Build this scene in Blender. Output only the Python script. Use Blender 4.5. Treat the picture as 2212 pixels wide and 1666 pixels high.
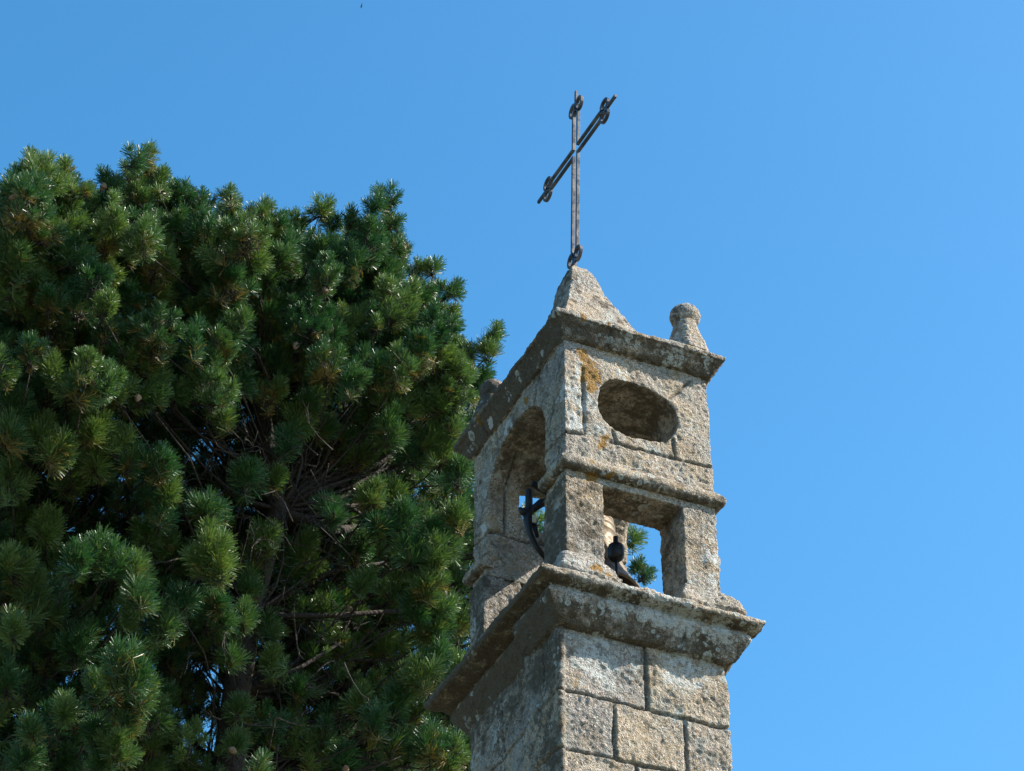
import bpy, bmesh, math, random
import numpy as np
from mathutils import Vector, Matrix, Quaternion

scene = bpy.context.scene
for o in list(bpy.data.objects):
    bpy.data.objects.remove(o)
COL = scene.collection
rnd = random.Random(7)
rng = np.random.default_rng(11)

# ------------------------------------------------------------------ camera
ZG = 13.735                       # height of the belfry's top bed above the ground
F_PX, IMG_W, IMG_H = 5180.34, 2212.0, 1666.0
YAW, PITCH, ROLL = 1.148, 0.6638, 0.0031
CAM = np.array([-6.4949, -13.4249, -12.1349 + ZG])
_F = np.array([math.cos(PITCH) * math.cos(YAW), math.cos(PITCH) * math.sin(YAW), math.sin(PITCH)])
_R = np.array([math.sin(YAW), -math.cos(YAW), 0.0])
_U = np.cross(_R, _F)
_R, _U = math.cos(ROLL) * _R + math.sin(ROLL) * _U, -math.sin(ROLL) * _R + math.cos(ROLL) * _U
cd = bpy.data.cameras.new("camera")
cam = bpy.data.objects.new("camera", cd)
COL.objects.link(cam)
cam.matrix_world = Matrix(((_R[0], _U[0], -_F[0], CAM[0]), (_R[1], _U[1], -_F[1], CAM[1]),
                           (_R[2], _U[2], -_F[2], CAM[2]), (0, 0, 0, 1)))
cd.sensor_width = 36.0
cd.lens = 36.0 * F_PX / IMG_W
cd.clip_start, cd.clip_end = 0.1, 9000.0
scene.camera = cam


def ray_point(px, py, dist):
    """a point seen in the direction (px, py), dist metres from where the photographer stands"""
    d = _F + _R * ((px - IMG_W / 2) / F_PX) - _U * ((py - IMG_H / 2) / F_PX)
    return CAM + d / np.linalg.norm(d) * dist


# ------------------------------------------------------------------ sky and sun
SUN = Vector((2.1, -1.03, 2.13)).normalized()
SUN_EL = math.asin(SUN.z)
SUN_ROT = math.atan2(SUN.x, SUN.y)
world = bpy.data.worlds.new("World")
scene.world = world
world.use_nodes = True
wn, wl = world.node_tree.nodes, world.node_tree.links
bg = wn["Background"]
sky = wn.new("ShaderNodeTexSky")
sky.sky_type = 'NISHITA'
sky.sun_disc = False
sky.sun_elevation, sky.sun_rotation = SUN_EL, SUN_ROT
sky.air_density, sky.dust_density, sky.ozone_density = 1.0, 1.1, 4.0
sky.altitude = 100
hs = wn.new("ShaderNodeHueSaturation")
hs.inputs["Hue"].default_value = 0.487
hs.inputs["Saturation"].default_value = 1.26
hs.inputs["Value"].default_value = 1.13
wl.new(sky.outputs[0], hs.inputs["Color"])
wl.new(hs.outputs[0], bg.inputs[0])
bg.inputs[1].default_value = 0.12
sl = bpy.data.lights.new("sun", 'SUN')
sl.energy = 5.0
sl.angle = math.radians(0.53)
sl.color = (1.0, 0.93, 0.82)
so = bpy.data.objects.new("sun", sl)
so.rotation_euler = SUN.to_track_quat('Z', 'Y').to_euler()
so.location = (20, -10, 40)
COL.objects.link(so)
vs = scene.view_settings
vs.view_transform = 'Standard'
vs.look = 'None'
vs.exposure = 1.06
vs.gamma = 1.0
scene.cycles.max_bounces = 6
scene.cycles.diffuse_bounces = 3
scene.cycles.glossy_bounces = 2
scene.cycles.transmission_bounces = 3


# ------------------------------------------------------------------ helpers
def tag(o, label=None, cat=None, group=None, kind=None):
    for k, v in (("label", label), ("category", cat), ("group", group), ("kind", kind)):
        if v:
            o[k] = v
    return o


def empty(name, loc=(0, 0, 0)):
    o = bpy.data.objects.new(name, None)
    o.location = loc
    o.empty_display_size = 0.2
    COL.objects.link(o)
    return o


def link_mesh(name, me, mat=None, parent=None):
    o = bpy.data.objects.new(name, me)
    COL.objects.link(o)
    if mat:
        for m in (mat if isinstance(mat, (list, tuple)) else [mat]):
            me.materials.append(m)
    if parent:
        o.parent = parent
        o.matrix_parent_inverse = Matrix.Translation(-Vector(parent.location))
    return o


def mesh_from(verts, faces, name="mesh"):
    me = bpy.data.meshes.new(name)
    me.from_pydata([tuple(map(float, v)) for v in verts], [], faces)
    me.update()
    return me


def evaluated(o):
    dg = bpy.context.evaluated_depsgraph_get()
    me = bpy.data.meshes.new_from_object(o.evaluated_get(dg))
    return me


def temp(me):
    o = bpy.data.objects.new("temporary", me)
    COL.objects.link(o)
    return o


def boolean_out(base, cutters):
    b = temp(base)
    cs = [temp(c) for c in cutters]
    for c in cs:
        m = b.modifiers.new("cut", 'BOOLEAN')
        m.operation, m.object, m.solver = 'DIFFERENCE', c, 'EXACT'
    bpy.context.view_layer.update()
    me = evaluated(b)
    for o in [b] + cs:
        bpy.data.objects.remove(o)
    return me


def voxelised(me, size):
    o = temp(me)
    m = o.modifiers.new("vox", 'REMESH')
    m.mode, m.voxel_size, m.adaptivity = 'VOXEL', size, 0.0
    bpy.context.view_layer.update()
    r = evaluated(o)
    bpy.data.objects.remove(o)
    return r


def join_meshes(ms):
    bm = bmesh.new()
    for m in ms:
        bm.from_mesh(m)
    me = bpy.data.meshes.new("joined")
    bm.to_mesh(me)
    bm.free()
    return me


def box_mesh(lo, hi):
    (a, b, c), (d, e, f) = lo, hi
    v = [(a, b, c), (d, b, c), (d, e, c), (a, e, c), (a, b, f), (d, b, f), (d, e, f), (a, e, f)]
    q = [(0, 3, 2, 1), (4, 5, 6, 7), (0, 1, 5, 4), (1, 2, 6, 5), (2, 3, 7, 6), (3, 0, 4, 7)]
    return mesh_from(v, q)


def prism(poly, axis, lo, hi):
    """poly: 2-D outline in the two other axes (in x,y,z order), pulled along axis"""
    n = len(poly)
    vs_ = []
    for t in (lo, hi):
        for p in poly:
            c = [p[0], p[1]]
            c.insert(axis, t)
            vs_.append(c)
    fs = [tuple(range(n)), tuple(range(2 * n - 1, n - 1, -1))]
    for i in range(n):
        j = (i + 1) % n
        fs.append((j, i, n + i, n + j))
    me = mesh_from(vs_, fs)
    bm = bmesh.new()
    bm.from_mesh(me)
    bmesh.ops.recalc_face_normals(bm, faces=bm.faces)
    bm.to_mesh(me)
    bm.free()
    return me


def ring_profile(x0, y0, x1, y1, prof, scale=(1, 1, 1, 1)):
    """a moulding of (out, z) points run round a rectangle; scale: factors for -x, -y, +x, +y overhang"""
    vs_, fs = [], []
    n = len(prof)
    for sx, sy in ((-1, -1), (1, -1), (1, 1), (-1, 1)):
        for o_, z in prof:
            ox = o_ * (scale[0] if sx < 0 else scale[2])
            oy = o_ * (scale[1] if sy < 0 else scale[3])
            vs_.append(((x0 - ox) if sx < 0 else (x1 + ox), (y0 - oy) if sy < 0 else (y1 + oy), z))
    for k in range(4):
        for i in range(n - 1):
            a, b = k * n + i, ((k + 1) % 4) * n + i
            fs.append((a, b, b + 1, a + 1))
    fs.append(tuple(k * n for k in (3, 2, 1, 0)))
    fs.append(tuple(k * n + n - 1 for k in range(4)))
    return mesh_from(vs_, fs)


def lathe(prof, seg=32, center=(0, 0, 0)):
    vs_, fs = [], []
    n = len(prof)
    for k in range(seg):
        a = 2 * math.pi * k / seg
        for r, z in prof:
            vs_.append((center[0] + r * math.cos(a), center[1] + r * math.sin(a), center[2] + z))
    for k in range(seg):
        for i in range(n - 1):
            a, b = k * n + i, ((k + 1) % seg) * n + i
            fs.append((a, b, b + 1, a + 1))
    fs.append(tuple(k * n for k in range(seg - 1, -1, -1)))
    fs.append(tuple(k * n + n - 1 for k in range(seg)))
    return mesh_from(vs_, fs)


# vectorised value noise -------------------------------------------------
def _hash(ix, iy, iz, seed):
    h = (ix * 374761393 + iy * 668265263 + iz * 2147483647 + seed * 974634777) & 0xFFFFFFFF
    h = ((h ^ (h >> 13)) * 1274126177) & 0xFFFFFFFF
    h = ((h ^ (h >> 16)) * 2246822519) & 0xFFFFFFFF
    return ((h ^ (h >> 15)) & 0xFFFF) / 65535.0


def vnoise(p, seed=0):
    p = np.asarray(p, float)
    i = np.floor(p).astype(np.int64)
    f = p - i
    f = f * f * (3 - 2 * f)
    r = 0
    for dx in (0, 1):
        wx = f[:, 0] if dx else 1 - f[:, 0]
        for dy in (0, 1):
            wy = f[:, 1] if dy else 1 - f[:, 1]
            for dz in (0, 1):
                wz = f[:, 2] if dz else 1 - f[:, 2]
                r = r + wx * wy * wz * _hash(i[:, 0] + dx, i[:, 1] + dy, i[:, 2] + dz, seed)
    return r


def fbm(p, seed=0, octv=3):
    r, a, t = 0, 1.0, 0.0
    for k in range(octv):
        r = r + a * (vnoise(p * (2.03 ** k), seed + k * 17) - 0.5)
        t += a
        a *= 0.5
    return r / t          # about -0.5..0.5


def smooth(e0, e1, x):
    t = np.clip((x - e0) / (e1 - e0), 0, 1)
    return t * t * (3 - 2 * t)


# ------------------------------------------------------------------ node helpers
class NT:
    def __init__(self, name):
        self.m = bpy.data.materials.new(name)
        self.m.use_nodes = True
        self.t = self.m.node_tree
        self.n, self.l = self.t.nodes, self.t.links
        self.b = self.n["Principled BSDF"]
        self.out = self.n["Material Output"]
        self.co = self.n.new("ShaderNodeTexCoord").outputs["Object"]

    def _s(self, sock, v):
        if hasattr(v, "is_output") or isinstance(v, bpy.types.NodeSocket):
            self.l.new(v, sock)
        else:
            if sock.type == 'RGBA' and len(v) == 3:
                v = (*v, 1)
            sock.default_value = v

    def noise(self, scale, detail=3, rough=0.55, co=None, dist=0.0):
        n = self.n.new("ShaderNodeTexNoise")
        n.inputs["Scale"].default_value = scale
        n.inputs["Detail"].default_value = detail
        n.inputs["Roughness"].default_value = rough
        n.inputs["Distortion"].default_value = dist
        self.l.new(co or self.co, n.inputs["Vector"])
        return n.outputs["Fac"]

    def voro(self, scale, co=None, rand=1.0):
        n = self.n.new("ShaderNodeTexVoronoi")
        n.inputs["Scale"].default_value = scale
        n.inputs["Randomness"].default_value = rand
        self.l.new(co or self.co, n.inputs["Vector"])
        return n.outputs["Distance"], n.outputs["Color"]

    def math(self, op, a, b=0.0, c=0.0, clamp=False):
        n = self.n.new("ShaderNodeMath")
        n.operation = op
        n.use_clamp = clamp
        for s, v in zip(n.inputs, (a, b, c)):
            self._s(s, v)
        return n.outputs[0]

    def ramp(self, v, lo, hi, a=0.0, b=1.0):
        n = self.n.new("ShaderNodeMapRange")
        n.interpolation_type = 'SMOOTHSTEP'
        for s, x in zip(n.inputs[:5], (v, lo, hi, a, b)):
            self._s(s, x)
        return n.outputs[0]

    def mix(self, f, a, b, mode='MIX'):
        n = self.n.new("ShaderNodeMix")
        n.data_type = 'RGBA'
        n.blend_type = mode
        self._s(n.inputs[0], f)
        self._s(n.inputs[6], a)
        self._s(n.inputs[7], b)
        return n.outputs[2]

    def attr(self, name):
        n = self.n.new("ShaderNodeAttribute")
        n.attribute_name = name
        return n.outputs["Fac"]

    def sep(self, c):
        n = self.n.new("ShaderNodeSeparateColor")
        self.l.new(c, n.inputs[0])
        return n.outputs

    def bump(self, h, strength, dist, normal=None):
        n = self.n.new("ShaderNodeBump")
        n.inputs["Strength"].default_value = strength
        n.inputs["Distance"].default_value = dist
        self._s(n.inputs["Height"], h)
        if normal is not None:
            self.l.new(normal, n.inputs["Normal"])
        return n.outputs[0]

    def warp(self, amt, scale):
        n = self.n.new("ShaderNodeTexNoise")
        n.inputs["Scale"].default_value = scale
        n.inputs["Detail"].default_value = 2
        self.l.new(self.co, n.inputs["Vector"])
        a = self.n.new("ShaderNodeVectorMath")
        a.operation = 'MULTIPLY_ADD'
        self.l.new(n.outputs["Color"], a.inputs[0])
        a.inputs[1].default_value = (amt,) * 3
        self.l.new(self.co, a.inputs[2])
        return a.outputs[0]


def granite_material():
    k = NT("weathered_granite")
    w = k.warp(0.05, 18)
    tone, joint, lw, lo, ms = (k.attr(a) for a in ("tone", "joint", "lichen_white", "lichen_orange", "crust_shade"))
    # mineral grains
    big = k.noise(2.3, 4, 0.6)
    base = k.mix(k.ramp(big, 0.35, 0.65), (0.445, 0.375, 0.285), (0.39, 0.375, 0.340))
    base = k.mix(k.ramp(tone, 0.1, 0.9), k.mix(1.0, base, (0.76, 0.78, 0.82), 'MULTIPLY'), k.mix(1.0, base, (1.24, 1.08, 0.83), 'MULTIPLY'))
    d1, c1 = k.voro(82, w)
    g = k.sep(c1)
    base = k.mix(k.ramp(g[0], 0.50, 0.95, 0, 0.75), base, (0.68, 0.62, 0.55))
    base = k.mix(k.math('MULTIPLY', k.ramp(g[1], 0.55, 0.95, 0, 0.85), k.ramp(k.noise(3.2, 3), 0.35, 0.62, 0.35, 1.0)), base, (0.09, 0.08, 0.075))
    base = k.mix(k.ramp(g[2], 0.80, 0.98, 0, 0.35), base, (0.43, 0.27, 0.22))
    fine = k.noise(120, 3, 0.7)
    base = k.mix(k.ramp(fine, 0.56, 0.72, 0, 0.6), base, (0.09, 0.08, 0.07))
    # broad grey-green lichen film and rusty stain
    mp = k.n.new("ShaderNodeMapping")
    mp.inputs["Scale"].default_value = (1.0, 1.0, 0.13)
    k.l.new(k.co, mp.inputs["Vector"])
    streak = k.ramp(k.noise(11, 5, 0.6, mp.outputs[0]), 0.52, 0.70, 0, 0.5)
    base = k.mix(streak, base, k.mix(1.0, base, (0.52, 0.50, 0.47), 'MULTIPLY'))
    film = k.ramp(k.noise(4.2, 6, 0.65), 0.46, 0.66, 0, 0.75)
    film = k.math('MULTIPLY', film, k.ramp(fine, 0.35, 0.55))
    base = k.mix(film, base, (0.31, 0.32, 0.285))
    rust = k.ramp(k.noise(6.5, 5, 0.6), 0.54, 0.72, 0, 0.6)
    base = k.mix(rust, base, (0.33, 0.22, 0.10))
    # dark biological crust and the left faces' shade painted in, placed by the mesh
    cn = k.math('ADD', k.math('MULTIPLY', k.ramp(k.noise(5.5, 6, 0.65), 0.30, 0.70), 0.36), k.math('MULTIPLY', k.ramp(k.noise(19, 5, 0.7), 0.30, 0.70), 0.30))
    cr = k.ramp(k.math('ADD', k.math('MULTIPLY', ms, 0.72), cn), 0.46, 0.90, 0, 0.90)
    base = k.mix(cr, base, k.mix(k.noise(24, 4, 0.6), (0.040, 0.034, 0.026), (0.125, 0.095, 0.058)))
    base = k.mix(k.math('MULTIPLY', joint, k.ramp(k.noise(40, 3), 0.3, 0.6, 0.45, 0.95)), base, (0.13, 0.115, 0.095))
    # crustose rosettes: round pale discs of many sizes with darker hearts
    ros = None
    for sc, thr in ((12.0, 0.62), (22.0, 0.52)):
        d, c = k.voro(sc, k.warp(0.02, 40))
        s = k.sep(c)
        rad = k.math('MULTIPLY', s[0], thr)
        edge = k.ramp(k.math('SUBTRACT', rad, d), 0.0, 0.05)
        heart = k.ramp(k.math('DIVIDE', d, k.math('ADD', rad, 0.001)), 0.25, 0.6, 0.45, 1.0)
        gate = k.ramp(k.math('ADD', k.noise(3.4, 3, 0.6), k.math('MULTIPLY', lw, 0.5)), 0.56, 0.66)
        m = k.math('MULTIPLY', k.math('MULTIPLY', edge, heart), k.math('MULTIPLY', gate, k.ramp(s[1], 0.25, 0.45)))
        ros = m if ros is None else k.math('MAXIMUM', ros, m)
    base = k.mix(k.math('MULTIPLY', ros, 0.85), base, k.mix(k.noise(60, 2), (0.36, 0.39, 0.35), (0.58, 0.59, 0.54)))
    # solid white and orange patches where the stone carries them
    wm = k.ramp(k.math('ADD', lw, k.math('MULTIPLY', k.math('SUBTRACT', k.noise(22, 6, 0.75), 0.5), 1.9)), 0.62, 0.80, 0, 0.85)
    base = k.mix(wm, base, k.mix(fine, (0.50, 0.52, 0.49), (0.66, 0.66, 0.62)))
    om = k.ramp(k.math('ADD', lo, k.math('MULTIPLY', k.math('SUBTRACT', k.noise(30, 6, 0.75), 0.5), 2.0)), 0.52, 0.74, 0, 0.9)
    base = k.mix(om, base, k.mix(k.noise(50, 3), (0.20, 0.095, 0.012), (0.36, 0.20, 0.035)))
    k.l.new(base, k.b.inputs["Base Color"])
    k.b.inputs["Roughness"].default_value = 0.93
    k.b.inputs["Specular IOR Level"].default_value = 0.25
    h = k.math('ADD', k.math('MULTIPLY', k.noise(60, 5, 0.7), 1.0), k.math('MULTIPLY', d1, 0.55))
    h = k.math('ADD', h, k.math('MULTIPLY', ros, 0.12))
    n1 = k.bump(h, 1.0, 0.027)
    n2 = k.bump(k.noise(150, 3, 0.6), 0.5, 0.005, n1)
    k.l.new(n2, k.b.inputs["Normal"])
    return k.m


def metal_material(name, dark, light, rough, metallic, scale=30):
    k = NT(name)
    f = k.ramp(k.noise(scale, 6, 0.7), 0.42, 0.66)
    k.l.new(k.mix(f, dark, light), k.b.inputs["Base Color"])
    k.b.inputs["Metallic"].default_value = metallic
    k.l.new(k.ramp(k.noise(scale * 2, 4), 0.3, 0.7, rough - 0.12, rough + 0.15), k.b.inputs["Roughness"])
    k.l.new(k.bump(k.noise(scale * 3, 5, 0.65), 0.5, 0.004), k.b.inputs["Normal"])
    return k.m


def bark_material():
    k = NT("pine_bark")
    d, c = k.voro(14, k.warp(0.08, 9))
    f = k.ramp(d, 0.05, 0.45)
    base = k.mix(f, (0.010, 0.008, 0.007), k.mix(k.noise(5, 4), (0.020, 0.016, 0.013), (0.055, 0.043, 0.035)))
    k.l.new(base, k.b.inputs["Base Color"])
    k.b.inputs["Roughness"].default_value = 0.95
    k.l.new(k.bump(k.math('ADD', d, k.noise(30, 5)), 0.9, 0.03), k.b.inputs["Normal"])
    return k.m


def needle_material(name):
    k = NT(name)
    tint, age = k.attr("tint"), k.attr("age")
    fresh = k.mix(k.ramp(tint, 0.0, 1.0), (0.018, 0.080, 0.026), (0.130, 0.195, 0.044))
    base = k.mix(k.ramp(age, 0.55, 1.0), fresh, (0.20, 0.135, 0.028))
    k.l.new(base, k.b.inputs["Base Color"])
    k.b.inputs["Roughness"].default_value = 0.42
    k.b.inputs["Specular IOR Level"].default_value = 0.5
    tr = k.n.new("ShaderNodeBsdfTranslucent")
    k.l.new(k.mix(1.0, base, (1.5, 1.6, 0.9), 'MULTIPLY'), tr.inputs[0])
    ms = k.n.new("ShaderNodeMixShader")
    ms.inputs[0].default_value = 0.20
    k.l.new(k.b.outputs[0], ms.inputs[1])
    k.l.new(tr.outputs[0], ms.inputs[2])
    k.l.new(ms.outputs[0], k.out.inputs[0])
    return k.m


def cone_material():
    k = NT("pine_cone_scales")
    k.l.new(k.mix(k.noise(40, 4), (0.10, 0.062, 0.036), (0.27, 0.18, 0.11)), k.b.inputs["Base Color"])
    k.b.inputs["Roughness"].default_value = 0.8
    return k.m


def ground_material():
    k = NT("grass_and_gravel")
    f = k.ramp(k.noise(0.15, 6, 0.6), 0.42, 0.58)
    g = k.mix(k.noise(9, 5), (0.03, 0.055, 0.014), (0.07, 0.09, 0.03))
    s = k.mix(k.noise(14, 5), (0.12, 0.105, 0.085), (0.20, 0.175, 0.14))
    k.l.new(k.mix(f, s, g), k.b.inputs["Base Color"])
    k.b.inputs["Roughness"].default_value = 0.95
    k.l.new(k.bump(k.noise(25, 5), 0.6, 0.03), k.b.inputs["Normal"])
    return k.m


M_STONE = granite_material()
M_IRON = metal_material("painted_wrought_iron", (0.022, 0.024, 0.032), (0.13, 0.115, 0.11), 0.45, 0.25, 7)
M_BLACK = metal_material("black_iron", (0.008, 0.008, 0.010), (0.022, 0.020, 0.020), 0.5, 0.4, 22)
M_BRONZE = metal_material("aged_bronze", (0.115, 0.074, 0.030), (0.18, 0.127, 0.062), 0.6, 0.2, 12)
M_LINING = metal_material("shaded_bronze_lining", (0.018, 0.015, 0.010), (0.045, 0.035, 0.022), 0.7, 0.2, 12)  # dark oxide, with the shade inside the bell put into the colour
M_BARK = bark_material()
M_NEEDLE = needle_material("pine_needles")
M_CONE = cone_material()
M_GROUND = ground_material()

# ------------------------------------------------------------------ ground
n = 60
gv, gf = [], []
for j in range(n + 1):
    for i in range(n + 1):
        u, v = (i / n * 2 - 1), (j / n * 2 - 1)
        x, y = math.copysign(abs(u) ** 3, u) * 4000, math.copysign(abs(v) ** 3, v) * 4000
        gv.append((x, y, 0.0 if math.hypot(x, y) < 60 else 2.0 * math.sin(x * 0.004) * math.cos(y * 0.005) - 2.0))
for j in range(n):
    for i in range(n):
        a = j * (n + 1) + i
        gf.append((a, a + 1, a + n + 2, a + n + 1))
ground = link_mesh("ground", mesh_from(gv, gf), M_GROUND)
tag(ground, "grass and gravel ground spreading round the bell tower's foot", "ground", kind="structure")

# ------------------------------------------------------------------ bell tower
A, B = 1.30, 1.78
tower = empty("bell_tower", (A / 2, B / 2, 0))
tag(tower, "weathered granite bell tower with open arches, stone cornices and a pyramid top", "bell tower")


def seg_dist(p, s):
    (x0, y0), (x1, y1) = s
    d = np.array([x1 - x0, y1 - y0])
    t = np.clip(((p - np.array([x0, y0])) @ d) / (d @ d), 0, 1)
    q = np.array([x0, y0]) + t[:, None] * d
    return np.linalg.norm(p - q, axis=1)


WHITE = [((0.12, -0.02, -0.10), 0.06, .6), ((0.21, 0.0, -0.17), 0.07, .95), ((0.13, 0.0, -0.30), 0.09, .85), ((0.07, 0, -0.52), 0.15, .8), ((0.20, 0, -0.6), 0.15, .78),
         ((0.30, 0, -0.80), 0.08, .75), ((0.1, 0, -0.80), 0.14, .78), ((0.5, 0, -0.12), 0.16, .6), ((0.85, 0, -0.95), 0.18, .55), ((1.15, 0, -0.55), 0.16, .55), ((0.6, 0, -1.28), 0.2, .55), ((1.22, -0.02, -1.80), 0.11, .85), ((1.16, -0.02, -1.70), 0.08, .6), ((1.25, -0.02, -1.97), 0.08, .75),
         ((0.0, 1.12, -0.12), 0.07, 1.0), ((0.0, 1.05, -0.17), 0.05, 1.0), ((-0.01, 1.56, -0.86), 0.055, 1.3), ((-0.02, 0.0, -1.05), 0.05, .6),
         ((0.86, 0, -2.93), 0.08, .9), ((1.03, 0, -2.92), 0.07, .9), ((0.95, 0, -2.82), 0.26, .74), ((0.25, 0, -2.92), 0.30, .72), ((0.15, -0.03, -2.17), 0.07, .8),
         ((1.50, -0.15, -2.48), 0.12, .85), ((0.65, -0.15, -2.49), 0.22, .8), ((0.90, -0.15, -2.50), 0.20, .8), ((1.2, -0.14, -2.52), 0.19, .76), ((0.35, -.15, -2.5), .2, .7), ((0.0, -.15, -2.5), .15, .7),
         ((0.55, -0.1, 0.11), 0.08, .6), ((0.62, -0.08, 0.08), 0.11, .62), ((0.95, -0.08, 0.08), 0.14, .68), ((1.25, -0.08, 0.10), 0.10, .7), ((0.3, -0.1, 0.12), .08, .5),
         ((-0.08, 0.3, 0.08), 0.05, .65), ((-0.08, 0.36, 0.03), 0.05, .7), ((-0.08, 0.95, 0.06), 0.05, .75), ((-0.07, 1.35, 0.05), 0.07, .85), ((-0.08, 0.7, 0.12), .06, .6),
         ((-0.2, 1.5, -2.5), 0.09, .6), ((-0.05, 1.2, -2.95), 0.18, .6), ((-0.05, 1.62, -3.0), 0.16, .66), ((-0.03, 1.72, -1.7), 0.1, .6), ((0.0, 1.65, -0.45), 0.14, .6),
         ((-0.05, .35, -3.2), .2, .5), ((0.0, 1.4, -.3), .12, .6), ((0.3, 0.2, 0.8), .15, .5), ((.8, .3, .6), .2, .45)]
ORANGE = [((0.18, 0.0, -0.13), 0.12), ((0.25, 0.0, -0.24), 0.13), ((0.20, 0.0, -0.33), 0.10), ((0.29, 0.0, -0.30), 0.08), ((0.24, 0, -0.42), 0.06),
          ((0.33, 0.0, -0.92), 0.09), ((0.40, 0.0, -0.93), 0.05), ((0.22, -0.02, -1.31), 0.09), ((0.35, -0.02, -1.30), 0.07),
          ((0.10, -0.13, 0.19), 0.07), ((0.35, -0.13, 0.20), 0.06), ((0.20, -0.07, -2.22), 0.09), ((0.31, -0.07, -2.24), 0.06),
          ((0.18, -0.05, -1.20), 0.07), ((0.0, 0.72, -0.12), 0.06), ((-0.12, 0.3, 0.2), 0.06), ((-0.12, 0.9, 0.2), 0.08), ((-0.12, 1.4, 0.19), 0.08),
          ((0.34, 0.05, -1.75), 0.05)]


def stone_part(name, me, voxel, joints=None, blocks=None, crust_shade=None, rough=1.0, parent=None, smooth_it=2, extra=None, shift=None, wear=0.0):
    """remesh, round and erode a block of masonry and paint on it where lichens and joints are"""
    me = voxelised(me, voxel) if voxel else me
    nv = len(me.vertices)
    co = np.empty(nv * 3)
    me.vertices.foreach_get("co", co)
    co = co.reshape(-1, 3)
    ed = np.empty(len(me.edges) * 2, dtype=np.int32)
    me.edges.foreach_get("vertices", ed)
    ed = ed.reshape(-1, 2)
    deg = np.bincount(ed.ravel(), minlength=nv)[:, None]
    for _ in range(smooth_it):
        acc = np.zeros_like(co)
        for c in range(3):
            acc[:, c] = np.bincount(ed[:, 0], co[ed[:, 1], c], nv) + np.bincount(ed[:, 1], co[ed[:, 0], c], nv)
        co = 0.35 * co + 0.65 * acc / np.maximum(deg, 1)
    me.vertices.foreach_set("co", co.ravel())
    me.update()
    no = np.empty(nv * 3)
    me.vertices.foreach_get("normal", no)
    no = no.reshape(-1, 3)
    jt = np.zeros(nv)
    tone = 0.5 + 0.8 * fbm(co * 2.1, 5, 2)
    wob = fbm(co * 9, 31, 2)[:, None] * np.array([0.03, 0.03, 0.03])
    cw = co + wob
    if joints:
        for face, segs in joints.items():
            if face == 'front':
                m = smooth(0.25, 0.6, -no[:, 1]); uv = cw[:, [0, 2]]
            elif face == 'left':
                m = smooth(0.25, 0.6, -no[:, 0]); uv = cw[:, [1, 2]]
            elif face == 'inner':
                m = smooth(0.25, 0.6, -no[:, 1]) * (co[:, 1] > 1.2); uv = cw[:, [0, 2]]
            else:
                m = smooth(0.25, 0.6, no[:, 0]); uv = cw[:, [1, 2]]
            for s in segs:
                jt = np.maximum(jt, m * (1 - smooth(0.003, 0.010 + 0.016 * vnoise(co * 5, 23), seg_dist(uv, s))))
    bid = None
    if blocks:
        jb, bid = blocks(cw, no)
        jt = np.maximum(jt, jb)
        tone = 0.40 * tone + 0.60 * bid
    d = rough * (0.034 * fbm(co * 2.7, 3, 2) + 0.016 * fbm(co * 9, 7, 2) + 0.016 * fbm(co * 36, 9, 2))
    pit = np.maximum(0, vnoise(co * 70, 77) - 0.60)
    d -= rough * 0.010 * pit
    d -= 0.022 * (1 + 0.6 * smooth(0.3, 0.7, -no[:, 0])) * jt * (0.6 + 0.8 * vnoise(co * 6, 41))
    if wear:
        d -= wear * np.maximum(0, fbm(co * 5.5, 61, 3) + 0.02) * 0.10
    if bid is not None:
        d += 0.012 * (bid - 0.5)
    if extra is not None:
        d += extra(co, no)
    co2 = co + no * d[:, None]
    if shift is not None:
        co2 = co2 + shift(co)
    lw, lo = np.zeros(nv), np.zeros(nv)
    cl = co + np.stack([fbm(co * 13, 91, 2), fbm(co * 13, 92, 2), fbm(co * 13, 93, 2)], axis=1) * 0.13
    for c, r, q in WHITE:
        lw = np.maximum(lw, q * (1 - smooth(0.40 * r, 1.35 * r, np.linalg.norm((cl - np.array(c)), axis=1))))
    for c, r in ORANGE:
        lo = np.maximum(lo, 1.05 * (1 - smooth(0.2 * r, 1.2 * r, np.linalg.norm((cl - np.array(c)), axis=1))))
    ms = crust_shade(co, no) if crust_shade else np.zeros(nv)
    co2[:, 2] += ZG
    me.vertices.foreach_set("co", co2.ravel())
    for an, arr in (("tone", tone), ("joint", jt), ("lichen_white", lw), ("lichen_orange", lo), ("crust_shade", ms)):
        at = me.attributes.new(an, 'FLOAT', 'POINT')
        at.data.foreach_set("value", np.asarray(arr, dtype=np.float32))
    me.polygons.foreach_set("use_smooth", np.ones(len(me.polygons), dtype=bool))
    me.update()
    return link_mesh(name, me, M_STONE, parent)


VOX = 0.0105
# --- shaft
SX0, SX1, SY0, SY1 = -0.03, A + 0.022, 0.02, B - 0.03
CZ = [-2.60, -3.245, -3.712, -4.16, -4.62, -5.1]
FRONT_V = [[0.642], [0.368, 0.95], [0.54, 1.16], [0.3, 0.85], [0.5]]
LEFT_V = [[0.30, 1.10], [0.62, 1.38], [0.36, 1.02], [0.7, 1.3], [0.5]]


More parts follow.
